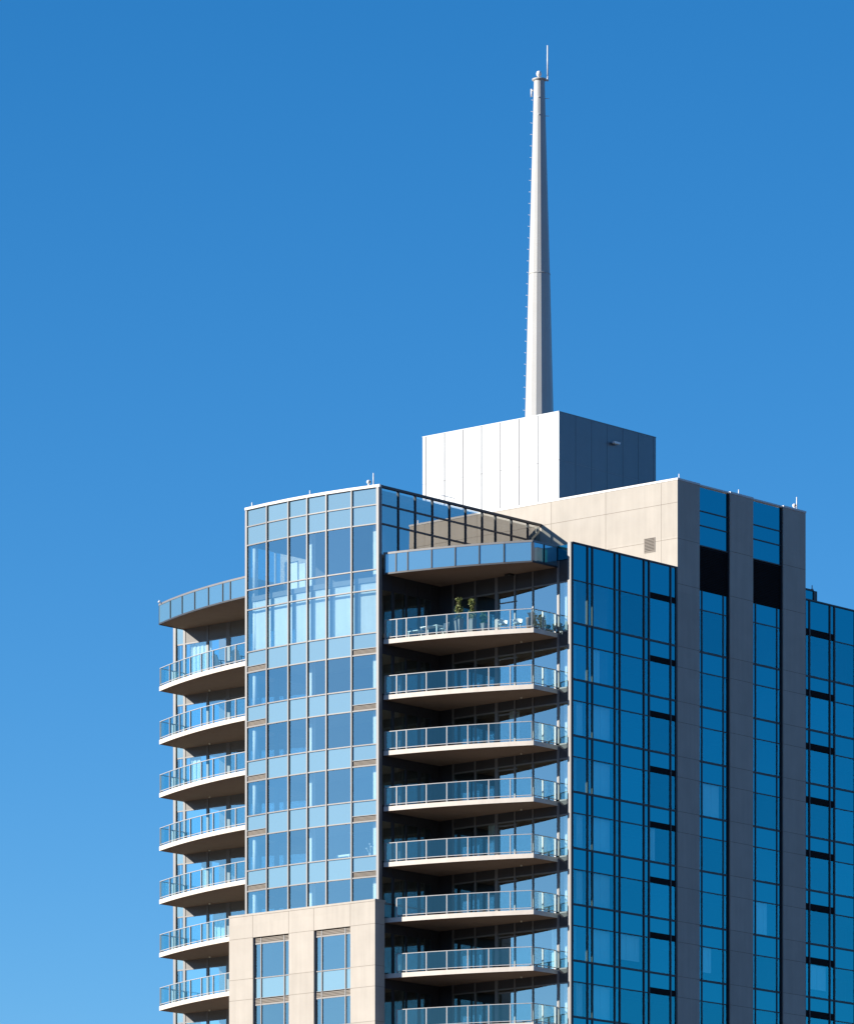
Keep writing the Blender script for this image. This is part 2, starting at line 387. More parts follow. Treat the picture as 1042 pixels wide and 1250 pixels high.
# ------------------------------------------------------------------ recessed walls behind the balconies
def floors():
    out = [(62.96, 66.84, 65.92)]
    for k in range(1, 8): out.append((S[k] - 0.42, S[k - 1] - 0.70, Hh[k - 1]))
    return out
ZC = 66.84
YM = [-0.02, -1.09, -2.83, -4.50, -5.92, -7.32, -9.26, -10.39]
for fi, (z0, z1, zh) in enumerate(floors()):
    # right-hand recess, wall facing left (X = XW)
    m = MB(); zs_ = [(z0 + 0.08, zh - 0.04), (zh + 0.04, z1 + 0.40)]
    for j in range(1, 7):
        m.box(XW, XW + 0.03, YM[j + 1] + 0.06, YM[j] - 0.06, z0 + 0.08, zh - 0.04)
    gz = part(m, 'balcony_glazing', 'glass')
    f = MB()
    for j, y in enumerate(YM[1:7]):
        wd = {3: 0.12, 6: 0.085}.get(j + 1, 0.05)
        f.box(XW - 0.05, XW + 0.12, y - wd, y + wd, z0, z1 + 0.38)
    for j in range(1, 7):
        f.box(XW - 0.035, XW + 0.12, YM[j + 1] + 0.07, YM[j] - 0.07, zh - 0.04, zh + 0.04)
        f.box(XW - 0.035, XW + 0.12, YM[j + 1] + 0.07, YM[j] - 0.07, z0, z0 + 0.08)
    # sliding door frame between the fourth and fifth mullion
    f.box(XW - 0.03, XW + 0.1, YM[4] - 0.15, YM[3] - 0.15, z0 + 2.25, z0 + 2.32)
    part(f, 'frame', 'frame', gz)
    h = MB(); h.box(XW - 0.015, XW + 0.1, YM[7] + 0.01, YM[1] - 0.07, zh + 0.045, z1 + 0.37)
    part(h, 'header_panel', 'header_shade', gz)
    s_ = MB(); s_.box(XW - 0.03, XW + 0.16, YM[1] + 0.08, 0.13, z0, z1 + 0.38)
    part(s_, 'side_panel', 'frame_dark_shade', gz)
    # wall facing right (Y = 0), always in shade
    m = MB(); XQ = [(0.26, 1.15), (1.37, 2.39), (2.54, 3.52), (3.78, 4.69)]
    for a, b in XQ: m.box(a, b, 0.03, 0.06, z0 + 0.1, zh)
    gz = part(m, 'recess_window', 'glass')
    f = MB(); ed = [0.163] + [v for ab in XQ for v in ab] + [XW - 0.05]
    for i in range(0, len(ed), 2): f.box(ed[i], ed[i + 1], 0.0, 0.12, z0, z1 + 0.38)
    for a, b in XQ: f.box(a, b, 0.01, 0.12, zh, z1 + 0.37); f.box(a, b, 0.01, 0.12, z0, z0 + 0.1)
    part(f, 'frame', 'frame_dark_shade', gz)
    # left-hand recess, wall facing left
    YL = [21.84, 21.65, 20.98, 19.00, 17.25, 14.6, 12.5, 10.7]
    m = MB()
    for j in range(1, 7): m.box(XW, XW + 0.03, YL[j + 1] + 0.06, YL[j] - 0.06, z0 + 0.08, zh - 0.04)
    gz = part(m, 'balcony_glazing', 'glass')
    f = MB()
    for j, y in enumerate(YL[2:7]):
        wd = {2: 0.16}.get(j, 0.09); f.box(XW - 0.05, XW + 0.12, y - wd, y + wd, z0, z1 + 0.38)
    for j in range(1, 7):
        f.box(XW - 0.035, XW + 0.12, YL[j + 1] + 0.09, YL[j] - 0.09, zh - 0.04, zh + 0.04)
        f.box(XW - 0.035, XW + 0.12, YL[j + 1] + 0.09, YL[j] - 0.09, z0, z0 + 0.08)
    part(f, 'frame', 'frame', gz)
    h = MB(); h.box(XW - 0.015, XW + 0.1, 10.75, 20.88, zh + 0.045, z1 + 0.37)
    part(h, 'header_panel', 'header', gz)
    h = MB(); h.box(XW - 0.015, XW + 0.03, 21.08, 21.64, zh + 0.045, z1 + 0.37)
    part(h, 'spandrel_panel', 'spandrel', gz)
for y0, y1, k in ((18.95, 20.8, -1), (19.9, 20.8, 1), (18.95, 19.8, 3), (17.5, 18.9, 4), (19.9, 20.8, 6), (-6.0, -5.2, 1), (-4.4, -3.6, 3), (-9.1, -8.5, 5)):
    z0, z1, zh = floors()[k + 1]; m = MB(); n = int((y1 - y0) / 0.16)
    for i in range(n):
        m.box(5.78 + 0.05 * (i % 2), 5.83 + 0.05 * (i % 2), y0 + (y1 - y0) * i / n, y0 + (y1 - y0) * (i + 1) / n - 0.01, z0 + 0.05, zh)
    part(m, 'curtain', 'curtain')
# end piers of the recessed walls
m = MB(); m.box(4.98, XW + 0.14, -10.50, -10.38, ZB, ZR); m.box(4.98, 5.07, YF + 0.02, -10.501, ZB, ZR); m.box(4.985, 5.074, YF - 0.03, YF + 0.019, ZB, ZR, 1); part(m, 'corner_pier', ['frame', 'frame_dark_shade'])  # dark strip paints the shade on the right-hand side of the pier
m = MB(); m.box(XW - 0.10, XW + 0.3, 21.66, 21.88, ZB, ZR); part(m, 'corner_pier', 'frame')
for fi, (z0, z1, zh) in enumerate(floors()):
    c = MB(); c.box(5.9, 6.2, 21.42, 21.62, z0, z1 + 0.3); part(c, 'interior_column', 'white_column')
    c = MB(); c.box(5.75, 6.05, -9.71, -9.48, z0, z1 + 0.3); part(c, 'interior_column', 'white_column')
# parapet over the recessed walls
m = MB(); m.box(XW - 0.05, XW + 0.2, -10.375, 0.0, 67.25, ZR); m.box(XW - 0.05, XW + 0.2, 10.65, 21.65, 67.25, ZR)
part(m, 'parapet', 'spandrel_tinted')

# ------------------------------------------------------------------ balconies and canopies
PR = [(ax(y, SX + 0.05), y) for y in (-0.92, -1.57, -2.87, -4.16, -5.44, -6.68, -7.92, -9.14)]
PL = [(ax(y, SX + 0.05), y) for y in (20.95, 19.55, 18.21, 16.88, 15.58, 14.28, 12.96, 11.95)]
def rail(bal, pts, ret, z):
    """posts, top and bottom rails and the glass between them along pts, then along the return"""
    r = MB(); top = z + 1.15
    allp = pts + ret
    for i, (x, y) in enumerate(allp):
        a = Vector(allp[max(i - 1, 0)]); b = Vector(allp[min(i + 1, len(allp) - 1)])
        if (a - Vector((x, y))).length > 3: a = Vector((x, y))
        if (b - Vector((x, y))).length > 3: b = Vector((x, y))
        d = (b - a).normalized() * 0.029
        r.wall((x - d.x, y - d.y), (x + d.x, y + d.y), -0.085, 0.03, z, top - 0.03)
    gl = MB()
    path = allp
    for a, b in zip(path[:-1], path[1:]):
        if (Vector(a) - Vector(b)).length > 4: continue
        r.wall(a, b, -0.035, 0.035, top - 0.03, top + 0.01)
        r.wall(a, b, -0.02, 0.02, z + 0.10, z + 0.14, 0, 0.028, 0.028)
        gl.wall(a, b, -0.006, 0.006, z + 0.145, top - 0.032, 0, 0.04, 0.04)
    part(r, 'railing', 'rail', bal); part(gl, 'glass_balustrade', 'glass_rail', bal)
def balcony(z, side):
    m = MB()
    if side == 'R':
        poly = arcpts(-0.065, -9.25, SX, 24) + [(XW - 0.06, -9.25), (XW - 0.06, -0.065)]
    else:
        poly = arcpts(21.02, 10.66, SX, 24) + [(XW - 0.06, 10.66), (XW - 0.06, 21.02)]
    m.prism(poly, z - 0.27, z, 0, 1); m.m[-len(poly) - 1] = 2
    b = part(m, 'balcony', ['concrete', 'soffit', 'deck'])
    if side == 'R':
        first = [(ax(-0.12, SX + 0.05), -0.12)] if z > 48 else []
        rail(b, first + PR, [(4.22, -9.14), (5.38, -9.14)], z)
    else:
        ys = 10.72
        rail(b, [(XW - 0.12, 20.95), (4.35, 20.95)], PL + [(ax(ys, SX + 0.05), ys)], z)
    # small ceiling fitting under the slab
    l = MB(); y = -6.9 if side == 'R' else 18.3
    l.ring([(0.05, z - 0.36), (0.07, z - 0.27)], 4.9, y, 10); part(l, 'ceiling_lamp', 'lamp_glass', b)
    return b
for k in range(0, 8):
    balcony(S[k] - 0.42, 'R'); balcony(S[k] - 0.42, 'L')
def canopy(side):
    if side == 'R':
        pts = [(ax(y, SX), y) for y in (-0.065, -0.92, -1.70, -3.25, -4.72, -6.17, -7.61, -9.20)] + [(4.2, -9.20), (XW - 0.06, -9.20)]
        poly = pts + [(XW - 0.06, -0.065)]
    else:
        pts = [(XW - 0.06, 21.02), (4.4, 21.02)] + [(ax(y, SX), y) for y in (21.02, 19.33, 17.76, 16.23, 14.67, 13.16, 12.39, 10.75)]
        poly = pts + [(XW - 0.06, 10.75)]
    m = MB(); c = Vector((XW, sum(p[1] for p in pts) / len(pts)))
    ins = []
    for x, y in poly:
        v = c - Vector((x, y)); ins.append((x + v.x * 0.01, y + v.y * 0.01))
    m.prism(ins, ZC, ZR - 0.03, 1, 0)
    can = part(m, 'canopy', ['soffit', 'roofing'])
    f = MB(); fd = MB()
    for a, b in zip(pts[:-1], pts[1:]):
        g_ = MB(); g_.wall(a, b, -0.02, 0.02, ZC + 0.07, ZR - 0.10, 0, 0.05, 0.05); part(g_, 'fascia_panel', 'fascia_glass', can)
        f.wall(a, b, -0.03, 0.045, ZR - 0.10, ZR + 0.02); fd.wall(a, b, -0.03, 0.035, ZC - 0.03, ZC + 0.07)
    for i in range(1, len(pts) - 1):
        d = (Vector(pts[i + 1]) - Vector(pts[i - 1])).normalized(); cc = Vector(pts[i])
        corner = i == (7 if side == 'R' else 2)
        hw = 0.09 if corner else 0.032
        (f if corner else fd).wall(tuple(cc - d * hw), tuple(cc + d * hw), -0.05, 0.06 if not corner else 0.02, ZC + 0.09, ZR - 0.1)
    part(f, 'frame', 'frame', can); part(fd, 'frame', 'frame_dark_shade', can)
    if side == 'R':
        d = MB(); d.box(4.9, 5.25, -6.05, -5.6, ZC - 0.12, ZC - 0.031); part(d, 'ceiling_heater', 'dark_metal', can)
    else:
        d = MB(); d.box(4.9, 5.25, 14.0, 14.5, ZC - 0.12, ZC - 0.031); part(d, 'ceiling_heater', 'dark_metal', can)
canopy('R'); canopy('L')

# ------------------------------------------------------------------ stone bay at the foot of the glass bay
m = MB(); X0, X1 = -0.80, -0.30
W1 = (6.53, 9.46); W2 = (1.60, 4.52); ZT = 47.36; ZW = 45.90
for y0, y1 in ((9.46, 11.40), (4.52, 6.53), (-0.35, 1.60)): m.box(X0, X1, y0, y1, ZB, ZW)
m.box(X0, X1, -0.35, 11.40, ZW, ZT - 0.12)
m.box(X0 - 0.025, 0.16, -0.375, 11.425, ZT - 0.12, ZT)
m.box(X1, 0.07, -0.35, -0.08, ZB, ZT - 0.12); m.box(X1, 5.4, 11.1, 11.40, ZB, ZT - 0.12)
jt = 0.004
for z in (ZW, S[6], Hh[6], S[7], Hh[7]):
    for y0, y1 in ((9.46, 11.40), (4.52, 6.53), (-0.35, 1.60)): m.box(X0 - jt, X0 + 0.01, y0, y1, z - 0.012, z + 0.012, 1)
    m.box(X0, 0.07, -0.35 - jt, -0.34, z - 0.012, z + 0.012, 1)
for y in (9.46, 6.53, 4.52, 1.60): m.box(X0 - jt, X0 + 0.01, y - 0.012, y + 0.012, ZW + 0.013, ZT - 0.121, 1)
part(m, 'stone_bay', ['stone', 'joint'])
for (y0, y1), (a, b) in ((W1, (7.02, 8.91)), (W2, (2.11, 4.00))):
    for k in range(2):
        zt_ = ZW if k == 0 else Hh[6] + 0.02
        zv0 = S[6 + k]
        g_ = MB()
        for c0, c1 in ((y0 + .04, a - .04), (a + .04, b - .04), (b + .04, y1 - .04)): g_.box(-0.62, -0.59, c0, c1, zv0 + 0.04, zt_ - 0.42)
        wn = part(g_, 'punched_window', 'glass')
        s_ = MB()
        for c0, c1 in ((y0 + .04, a - .04), (a + .04, b - .04), (b + .04, y1 - .04)): s_.box(-0.62, -0.59, c0, c1, Hh[6 + k] + 0.04, zv0 - 0.04)
        part(s_, 'spandrel_panel', 'spandrel', wn)
        l = MB()
        for i in range(4): l.box(-0.66, -0.56, y0 + 0.02, y1 - 0.02, zt_ - 0.37 + i * 0.085, zt_ - 0.315 + i * 0.085)
        l.box(-0.55, -0.52, y0, y1, zt_ - 0.38, zt_ - 0.02); part(l, 'louvre', 'louvre', wn)
        f = MB()
        for y in (y0 + 0.02, a, b, y1 - 0.02): f.box(-0.68, -0.5, y - 0.035, y + 0.035, Hh[6 + k] + 0.03, zt_ - 0.01)
        for z in (zt_ - 0.40, zv0): f.box(-0.665, -0.5, y0 + 0.055, y1 - 0.055, z - 0.03, z + 0.03)
        f.box(-0.665, -0.5, y0 + 0.055, y1 - 0.055, Hh[6 + k] + 0.02, Hh[6 + k] + 0.05)
        part(f, 'frame', 'frame', wn)
m = MB(); m.prism([(-0.2, 10.9), (-0.2, 0.0), (5.4, 0.0), (5.4, 10.9)][::-1], 47.2, 47.3); part(m, 'ledge', 'roofing')

# ------------------------------------------------------------------ blue facade
def blue_rows(top):
    rows = [('s', 65.9, top), ('v', S[0], 65.9)]
    for k in range(8): rows += [('s', Hh[k], S[k]), ('v', S[k + 1] if k < 7 else ZB, Hh[k])]
    return [r for r in rows if r[2] - r[1] > 0.3]
def blue_facade(xs, y, bays, top, louvre_bays, lh, first_low=None):
    """xs mullion positions, bays = list of (i0, i1) index ranges making one window each"""
    fr = MB()
    for x in xs: fr.box(x - 0.052, x + 0.052, y - 0.035, y + 0.12, ZB, top)
    for bi, (i0, i1) in enumerate(bays):
        for kind, z0, z1 in blue_rows(top):
            lou = kind == 's' and bi in louvre_bays
            g_ = MB()
            for i in range(i0, i1):
                g_.box(xs[i] + 0.05, xs[i + 1] - 0.05, y + 0.02, y + 0.05, z0 + (lh if lou else 0.02), z1 - 0.02)
            o = part(g_, 'tinted_spandrel' if kind == 's' else 'tinted_window', 'spandrel_tinted' if kind == 's' else 'glass_tinted')
            if lou:
                l = MB(); l.box(xs[i0] + 0.066, xs[i1] - 0.066, y + 0.03, y + 0.10, z0, z0 + lh)
                for j in range(5): l.box(xs[i0] + 0.066, xs[i1] - 0.066, y - 0.02, y + 0.028, z0 + 0.02 + j * lh / 5, z0 + 0.05 + j * lh / 5)
                part(l, 'louvre', 'louvre_dark', o)
        for kind, z0, z1 in blue_rows(top):
            for i in range(i0, i1):
                hh = 0.06 if kind == 'v' else 0.03
                if kind == 'v' or bi not in louvre_bays:
                    fr.box(xs[i] + 0.066, xs[i + 1] - 0.066, y - 0.02, y + 0.12, z0 - hh, z0 + hh)
    fr.box(xs[0] - 0.065, xs[-1] + 0.065, y - 0.06, y + 0.2, top + 0.002, top + 0.09)
    part(fr, 'curtain_wall_frame', 'frame_dark_shade')
XF = [5.14, 6.55, 7.01, 9.13, 9.60, 11.91, 12.41, 14.49, 15.03]
blue_facade(XF, YF, [(0, 2), (2, 4), (4, 6), (6, 8)], ZR - 0.05, (3,), 0.36)
XWG = [28.04, 28.50, 30.61, 31.10, 33.25, 33.72, 35.9, 36.4, 38.6, 39.1]
blue_facade(XWG, -10.56, [(0, 3), (3, 5), (5, 7), (7, 9)], ZR - 0.05, (0,), 0.42)
# curtains and blinds behind some of the blue glass
bl = [(7.12, 9.0, k) for k in (1, 2, 3, 4, 5, 6)] + [(5.25, 6.4, k) for k in (1, 3, 4, 6)] + [(7.12, 8.0, 0), (9.7, 11.8, 5), (12.5, 13.3, 3), (18.0, 19.6, 2), (23.3, 24.4, 4), (28.6, 30.5, 5), (18.0, 18.8, 5)]
for (x0, x1, k) in bl:
    m = MB(); n = max(3, int((x1 - x0) / 0.4))
    for i in range(n):
        xa = x0 + (x1 - x0) * i / n; xb = x0 + (x1 - x0) * (i + 1) / n
        m.box(xa, xb - 0.012, YF + 0.26 + 0.02 * (i % 2), YF + 0.30 + 0.02 * (i % 2), S[k + 1] - 0.35 + (0.9 if k == 5 and x0 > 9 else 0), Hh[k] - 0.02)
    part(m, 'curtain', 'curtain')

# ------------------------------------------------------------------ stone tower with two glass strips
YS = -10.66
m = MB()
PX = [(15.12, 17.29), (20.31, 22.62), (25.68, 27.97)]
for x0, x1 in PX: m.box(x0, x1, YS, -10.15, ZB, 73.40)
m.box(XS, 15.5, -10.15, 21.6, 67.0, 73.40)
m.box(27.57, 27.97, -10.15, 21.6, ZB, 73.40); m.box(15.5, 27.57, 21.2, 21.6, 67.0, 73.40)
JZ = [72.05, 69.88, 67.14] + [v for k in range(8) for v in (S[k], Hh[k])]
for x0, x1 in PX:
    for z in JZ[1:]: m.box(x0, x1, YS - jt, YS + 0.01, z - 0.012, z + 0.012, 1)
for z in JZ[:2]: m.box(XS - jt, XS + 0.01, YS, 21.6, z - 0.012, z + 0.012, 1)
for y in (-9.4, -5.1, -0.8): m.box(XS - jt, XS + 0.01, y - 0.010, y + 0.010, 68.0, 73.39, 1)
part(m, 'stone_wall', ['stone', 'joint'])
m = MB(); m.box(XS - 0.03, 15.55, YS - 0.03, 21.63, 73.402, 73.52)
for x0, x1 in PX: m.box(max(x0, 15.551), x1 + (0.03 if x1 > 27 else 0), YS - 0.03, -10.1, 73.402, 73.52)
m.box(17.291, 20.309, -10.60, -10.1, 73.402, 73.50); m.box(22.621, 25.679, -10.60, -10.1, 73.402, 73.50)
m.box(27.5, 28.0, -10.09, 21.6, 73.402, 73.52)
part(m, 'coping', 'coping')
for (x0, x1, a, b) in ((17.29, 20.31, 17.70, 19.81), (22.62, 25.68, 23.05, 25.22)):
    y = -10.50; fr = MB()
    for z0, z1 in ((71.92, 73.38), (71.04, 71.92), (69.82, 71.04)):
        g_ = MB(); g_.box(x0 + 0.05, x1 - 0.06, y, y + 0.03, z0 + 0.03, z1 - 0.03); part(g_, 'tinted_spandrel', 'spandrel_tinted')
        fr.box(x0 + 0.05, x1 - 0.06, y - 0.04, y + 0.1, z0 - 0.035, z0 + 0.035)
    l = MB(); l.box(x0 + 0.05, x1 - 0.06, y + 0.06, y + 0.15, 67.12, 69.78)
    for j in range(26): l.hexa([(x0 + .05, y - .03, 67.14 + j * .1), (x1 - .06, y - .03, 67.14 + j * .1), (x1 - .06, y + .05, 67.18 + j * .1), (x0 + .05, y + .05, 67.18 + j * .1),
                                (x0 + .05, y - .03, 67.16 + j * .1), (x1 - .06, y - .03, 67.16 + j * .1), (x1 - .06, y + .05, 67.20 + j * .1), (x0 + .05, y + .05, 67.20 + j * .1)])
    part(l, 'louvre', 'louvre_dark')
    fr.box(x0 + 0.001, x0 + 0.05, y - 0.1, y + 0.1, ZB, 73.39); fr.box(x1 - 0.06, x1 - 0.001, y - 0.1, y + 0.1, ZB, 73.39)
    for xm in (a, b): fr.box(xm - 0.045, xm + 0.045, y - 0.035, y + 0.1, ZB, 67.10)
    rows = [('s', 65.92, 67.1), ('v', S[0], 65.92)]
    for k in range(8): rows += [('s', Hh[k], S[k]), ('v', S[k + 1] if k < 7 else ZB, Hh[k])]
    for kind, z0, z1 in rows:
        g_ = MB(); ed = [x0 + 0.05, a, b, x1 - 0.06]
        for c0, c1 in zip(ed[:-1], ed[1:]): g_.box(c0 + 0.03, c1 - 0.03, y, y + 0.03, z0 + 0.02, z1 - 0.02)
        part(g_, 'tinted_spandrel' if kind == 's' else 'strip_window', 'spandrel_tinted' if kind == 's' else 'glass_tinted')
        hh = 0.065 if kind == 'v' else 0.035
        for c0, c1 in zip(ed[:-1], ed[1:]):
            fr.box(c0 + 0.056, c1 - 0.056, y - 0.02, y + 0.1, z0 - hh, z0 + hh)
    part(fr, 'curtain_wall_frame', 'frame_dark_shade')
# vent grille in the stone wall
m = MB(); m.box(XS - 0.03, XS + 0.02, -8.93, -8.10, 69.28, 69.32); m.box(XS - 0.03, XS + 0.02, -8.93, -8.10, 70.12, 70.16)
m.box(XS - 0.03, XS + 0.02, -8.93, -8.89, 69.32, 70.12); m.box(XS - 0.03, XS + 0.02, -8.14, -8.10, 69.32, 70.12)
m.box(XS - 0.01, XS - 0.006, -8.9, -8.13, 69.32, 70.12, 1)
for j in range(9): m.hexa([(XS - .035, -8.89, 69.33 + j * .088), (XS - .012, -8.89, 69.36 + j * .088), (XS - .012, -8.14, 69.36 + j * .088), (XS - .035, -8.14, 69.33 + j * .088),
                           (XS - .035, -8.89, 69.36 + j * .088), (XS - .012, -8.89, 69.39 + j * .088), (XS - .012, -8.14, 69.39 + j * .088), (XS - .035, -8.14, 69.36 + j * .088)])
part(m, 'vent_grille', ['louvre', 'louvre_dark'])
# small glazed block rising behind the right-hand wing
m = MB(); m.box(28.1, 32.3, -8.0, 6.0, 67.97, 69.5); hb = part(m, 'stair_block', 'spandrel_tinted')
f = MB(); f.box(32.3, 32.66, -8.05, 6.0, 67.97, 69.55); f.box(28.1, 32.299, -8.06, 6.0, 69.502, 69.6); part(f, 'frame', 'frame_dark_shade', hb)

# ------------------------------------------------------------------ white plant-room box
BX0, BX1, BY0, BY1, BZ = 17.0, 26.63, 0.11, 11.22, 79.40
m = MB(); m.box(BX0, BX1, BY0, BY1, 73.21, BZ)
for y in (10.96, 9.41, 7.88, 6.37, 4.84, 3.33, 1.82): m.box(BX0 - 0.02, BX0 + 0.01, y - 0.035, y + 0.035, 73.3, BZ - 0.01, 1)
for x in (18.63, 20.18, 21.72, 23.30, 24.85, 26.40): m.box(x - 0.012, x + 0.012, BY0 - jt, BY0 + 0.01, 73.3, BZ - 0.01, 2)
m.box(BX0 - 0.014, BX0 + 0.01, BY0, BY1, 76.42, 76.445, 1); m.box(BX0, BX1, BY0 - jt - 0.001, BY0 + 0.01, 76.425, 76.437, 1)
box = part(m, 'plant_room', ['white_panel', 'panel_joint', 'frame_dark_shade'])
f = MB(); f.box(BX0 - 0.025, BX1 + 0.015, BY0 - 0.015, BY0 + 0.15, BZ + 0.002, BZ + 0.05); f.box(BX0 - 0.025, BX0 + 0.15, BY0 + 0.151, BY1 + 0.015, BZ + 0.002, BZ + 0.05)
part(f, 'coping', 'white_panel', box)
f = MB(); f.box(22.1, 22.7, BY0 - 0.30, BY0 - 0.12, 78.28, 78.40); f.box(22.35, 22.45, BY0 - 0.12, BY0 - 0.001, 78.30, 78.38)
f.box(22.15, 22.65, BY0 - 0.29, BY0 - 0.13, 78.25, 78.279, 1)
part(f, 'wall_lamp', ['rod', 'lamp_glass'], box)

# ------------------------------------------------------------------ rooftop rods
def rod(x, y, z0, z1, twin=False):
    m = MB(); m.bar((x, y, z0), (x, y, z1), 0.035, 8); m.bar((x, y, z0), (x, y, z0 + 0.06), 0.09, 8)
    part(m, 'lightning_rod', 'rod')
rod(0.12, 10.36, 72.16, 72.50); rod(-0.2, 5.36, 72.16, 72.50); rod(0.1, 0.56, 72.16, 72.92)
rod(15.6, -10.4, 73.52, 73.86); rod(21.5, -10.4, 73.52, 73.86); rod(27.4, -10.4, 73.52, 74.34); rod(32.2, -8, 69.6, 69.88); rod(2.9, 20.7, ZR + .02, ZR + .16)
def camera_fit(x, y, z):
    m = MB(); m.bar((x, y, z), (x, y, z + 0.14), 0.05, 8)
    m.ring([(0.02, z + 0.12), (0.11, z + 0.18), (0.13, z + 0.26), (0.10, z + 0.34), (0.02, z + 0.38)], x, y, 14); m.ring([(0.04, z + .2), (0.05, z + .26), (0.01, z + .3)], x - .02, y - .12, 8, 0, 1)
    part(m, 'roof_camera', ['rod', 'dark_metal'])  # domed camera on a roof corner, not a lamp
camera_fit(0.0, 0.85, 72.16); camera_fit(27.15, -10.4, 73.52)
m = MB(); m.bar((5.6, 0.1, 72.15), (5.6, 0.1, 72.45), 0.02); m.bar((5.6, 0.1, 72.45), (7.0, 0.1, 72.45), 0.02); m.bar((7.0, .1, 72.45), (7.0, .1, 72.15), .02)
part(m, 'roof_anchor', 'rod')

# ------------------------------------------------------------------ antenna mast (stands on the white box)
mx, my = 21.82, 5.66
mast = empty('antenna_mast', (mx, my, 78.6)); tag(mast, 'tall tapering white steel mast on top of the white rooftop box', 'mast')
m = MB(); zo = 78.6
m.ring([(0.955, 0.0), (0.905, 80.75 - zo), (0.682, 89.68 - zo)], 0, 0, 16, R(4), smooth=False)
m.ring([(0.672, 89.72 - zo), (0.41, 99.3 - zo), (0.345, 101.9 - zo)], 0, 0, 16, R(4), smooth=False)
m.build('shaft', 'mast', mast)
m = MB(); m.ring([(0.692, 89.67 - zo), (0.692, 89.73 - zo)], 0, 0, 32); m.build('flange', 'mast', mast)
m = MB(); m.ring([(0.30, 101.86 - zo), (0.46, 101.95 - zo), (0.46, 102.02 - zo), (0.38, 102.05 - zo)], 0, 0, 32); m.build('cap', 'mast', mast)
m = MB(); m.ring([(0.09, 102.04 - zo), (0.09, 102.2 - zo), (0.15, 102.24 - zo), (0.17, 102.36 - zo), (0.13, 102.5 - zo), (0.03, 102.55 - zo)], -0.02, 0.02, 18)
m.build('beacon', 'rod', mast)
m = MB(); rx, ry = 0.34, -0.39
m.bar((rx * 0.8, ry * 0.8, 101.98 - zo), (rx, ry, 101.98 - zo), 0.05, 8); m.bar((rx, ry, 101.9 - zo), (rx, ry, 102.2 - zo), 0.06, 10); m.bar((rx, ry, 102.2 - zo), (rx, ry, 104.15 - zo), 0.042, 10)
m.build('lightning_rod', 'rod', mast)
m = MB(); L_ = -RT
z = 80.4
while z < 101.0:
    r = 0.905 - (z - 80.75) * (0.0250 if z < 89.7 else 0.0262)
    a = L_ * (r - 0.02); b = L_ * (r + 0.11)
    m.bar((a.x, a.y, z - zo), (b.x, b.y, z - zo), 0.011, 6); m.bar((b.x, b.y, z - zo), (b.x, b.y, z - zo + 0.04), 0.011, 6)
    z += 0.725
for z in (99.7, 100.8):
    a = RT * 0.36; b = RT * 0.62; m.bar((a.x, a.y, z - zo), (b.x, b.y, z - zo), 0.018, 6)
    a = -FW * 0.37 + RT * -.05; b = -FW * 0.47 + RT * -.05; m.bar((a.x, a.y, z - zo), (b.x, b.y, z - zo), 0.04, 6)
m.build('climbing_pegs', 'rod', mast)
m = MB(); a = L_ * 0.36; b = L_ * 0.5
m.bar((a.x, a.y, 101.3 - zo), (b.x, b.y, 101.3 - zo), 0.05, 8); m.bar((b.x, b.y, 100.9 - zo), (b.x, b.y, 101.4 - zo), 0.05, 8); m.build('cable_bracket', 'rod', mast)

# ------------------------------------------------------------------ things on the balconies
ZP = S[0] - 0.42 + 0.002     # penthouse balcony floor
def at_px(X, u):             # Y on the balcony for a given sideways offset u (metres along the picture) of plan X
    return (RT.x * X - u) / (-RT.y)
def foliage(n, cx, cy, z0, z1, w, seed, size=0.07):
    rnd = random.Random(seed); m = MB()
    for i in range(n):
        t = rnd.random(); z = z0 + (z1 - z0) * t
        lob = 0.65 + 0.35 * math.sin(t * 11 + seed)
        r = w * lob * (1 - 0.35 * t) * math.sqrt(rnd.random()); a = rnd.uniform(0, 6.28)
        c = Vector((cx + r * math.cos(a), cy + r * math.sin(a), z))
        u = Vector((rnd.gauss(0, 1), rnd.gauss(0, 1), rnd.gauss(0, .6))).normalized(); v = u.cross(Vector((rnd.gauss(0, 1), rnd.gauss(0, 1), rnd.gauss(0, 1)))).normalized()
        s = size * rnd.uniform(.6, 1.3); k = len(m.v)
        m.v += [tuple(c - u * s), tuple(c - v * s * .4), tuple(c + u * s), tuple(c + v * s * .4)]
        m.f.append([k, k + 1, k + 2, k + 3]); m.m.append(0); m.sm.append(False)
    return m
def potted(x, y, ph, pw, plant_top, w, label, seed, leaf='leaf', pot='planter', n=620):
    t = empty('potted_plant', (x, y, ZP)); tag(t, label, 'plant', 'potted plants on the top balcony')
    p = MB(); a, b = pw * 0.36, pw * 0.5
    p.hexa([(-a, -a, 0), (a, -a, 0), (a, a, 0), (-a, a, 0), (-b, -b, ph), (b, -b, ph), (b, b, ph), (-b, b, ph)])
    for (u0, u1, v0, v1) in ((-b - .015, b + .015, -b - .015, -b + .02), (-b - .015, b + .015, b - .02, b + .015), (-b - .015, -b + .02, -b + .02, b - .02), (b - .02, b + .015, -b + .02, b - .02)):
        p.box(u0, u1, v0, v1, ph + 0.001, ph + 0.04)
    pt = p.build('pot', pot, t); s = MB(); s.box(-b + .02, b - .02, -b + .02, b - .02, ph + 0.001, ph + 0.02); s.build('soil', 'soil', pt)
    st = MB(); rnd = random.Random(seed)
    for i in range(4):
        a2 = rnd.uniform(0, 6.28); st.bar((0.03 * math.cos(a2), .03 * math.sin(a2), ph), (w * .5 * math.cos(a2), w * .5 * math.sin(a2), ph + (plant_top - ph) * .8), 0.014, 5, r2=.005)
    st.build('stem', 'bark', t)
    foliage(n, 0, 0, ph + 0.08, plant_top, w, seed).build('foliage', leaf, t)
potted(2.02, -4.49, 0.88, 0.42, 2.20, 0.36, 'tall feathery shrub in a tapered grey pot, nearest the middle of the top balcony', 3)
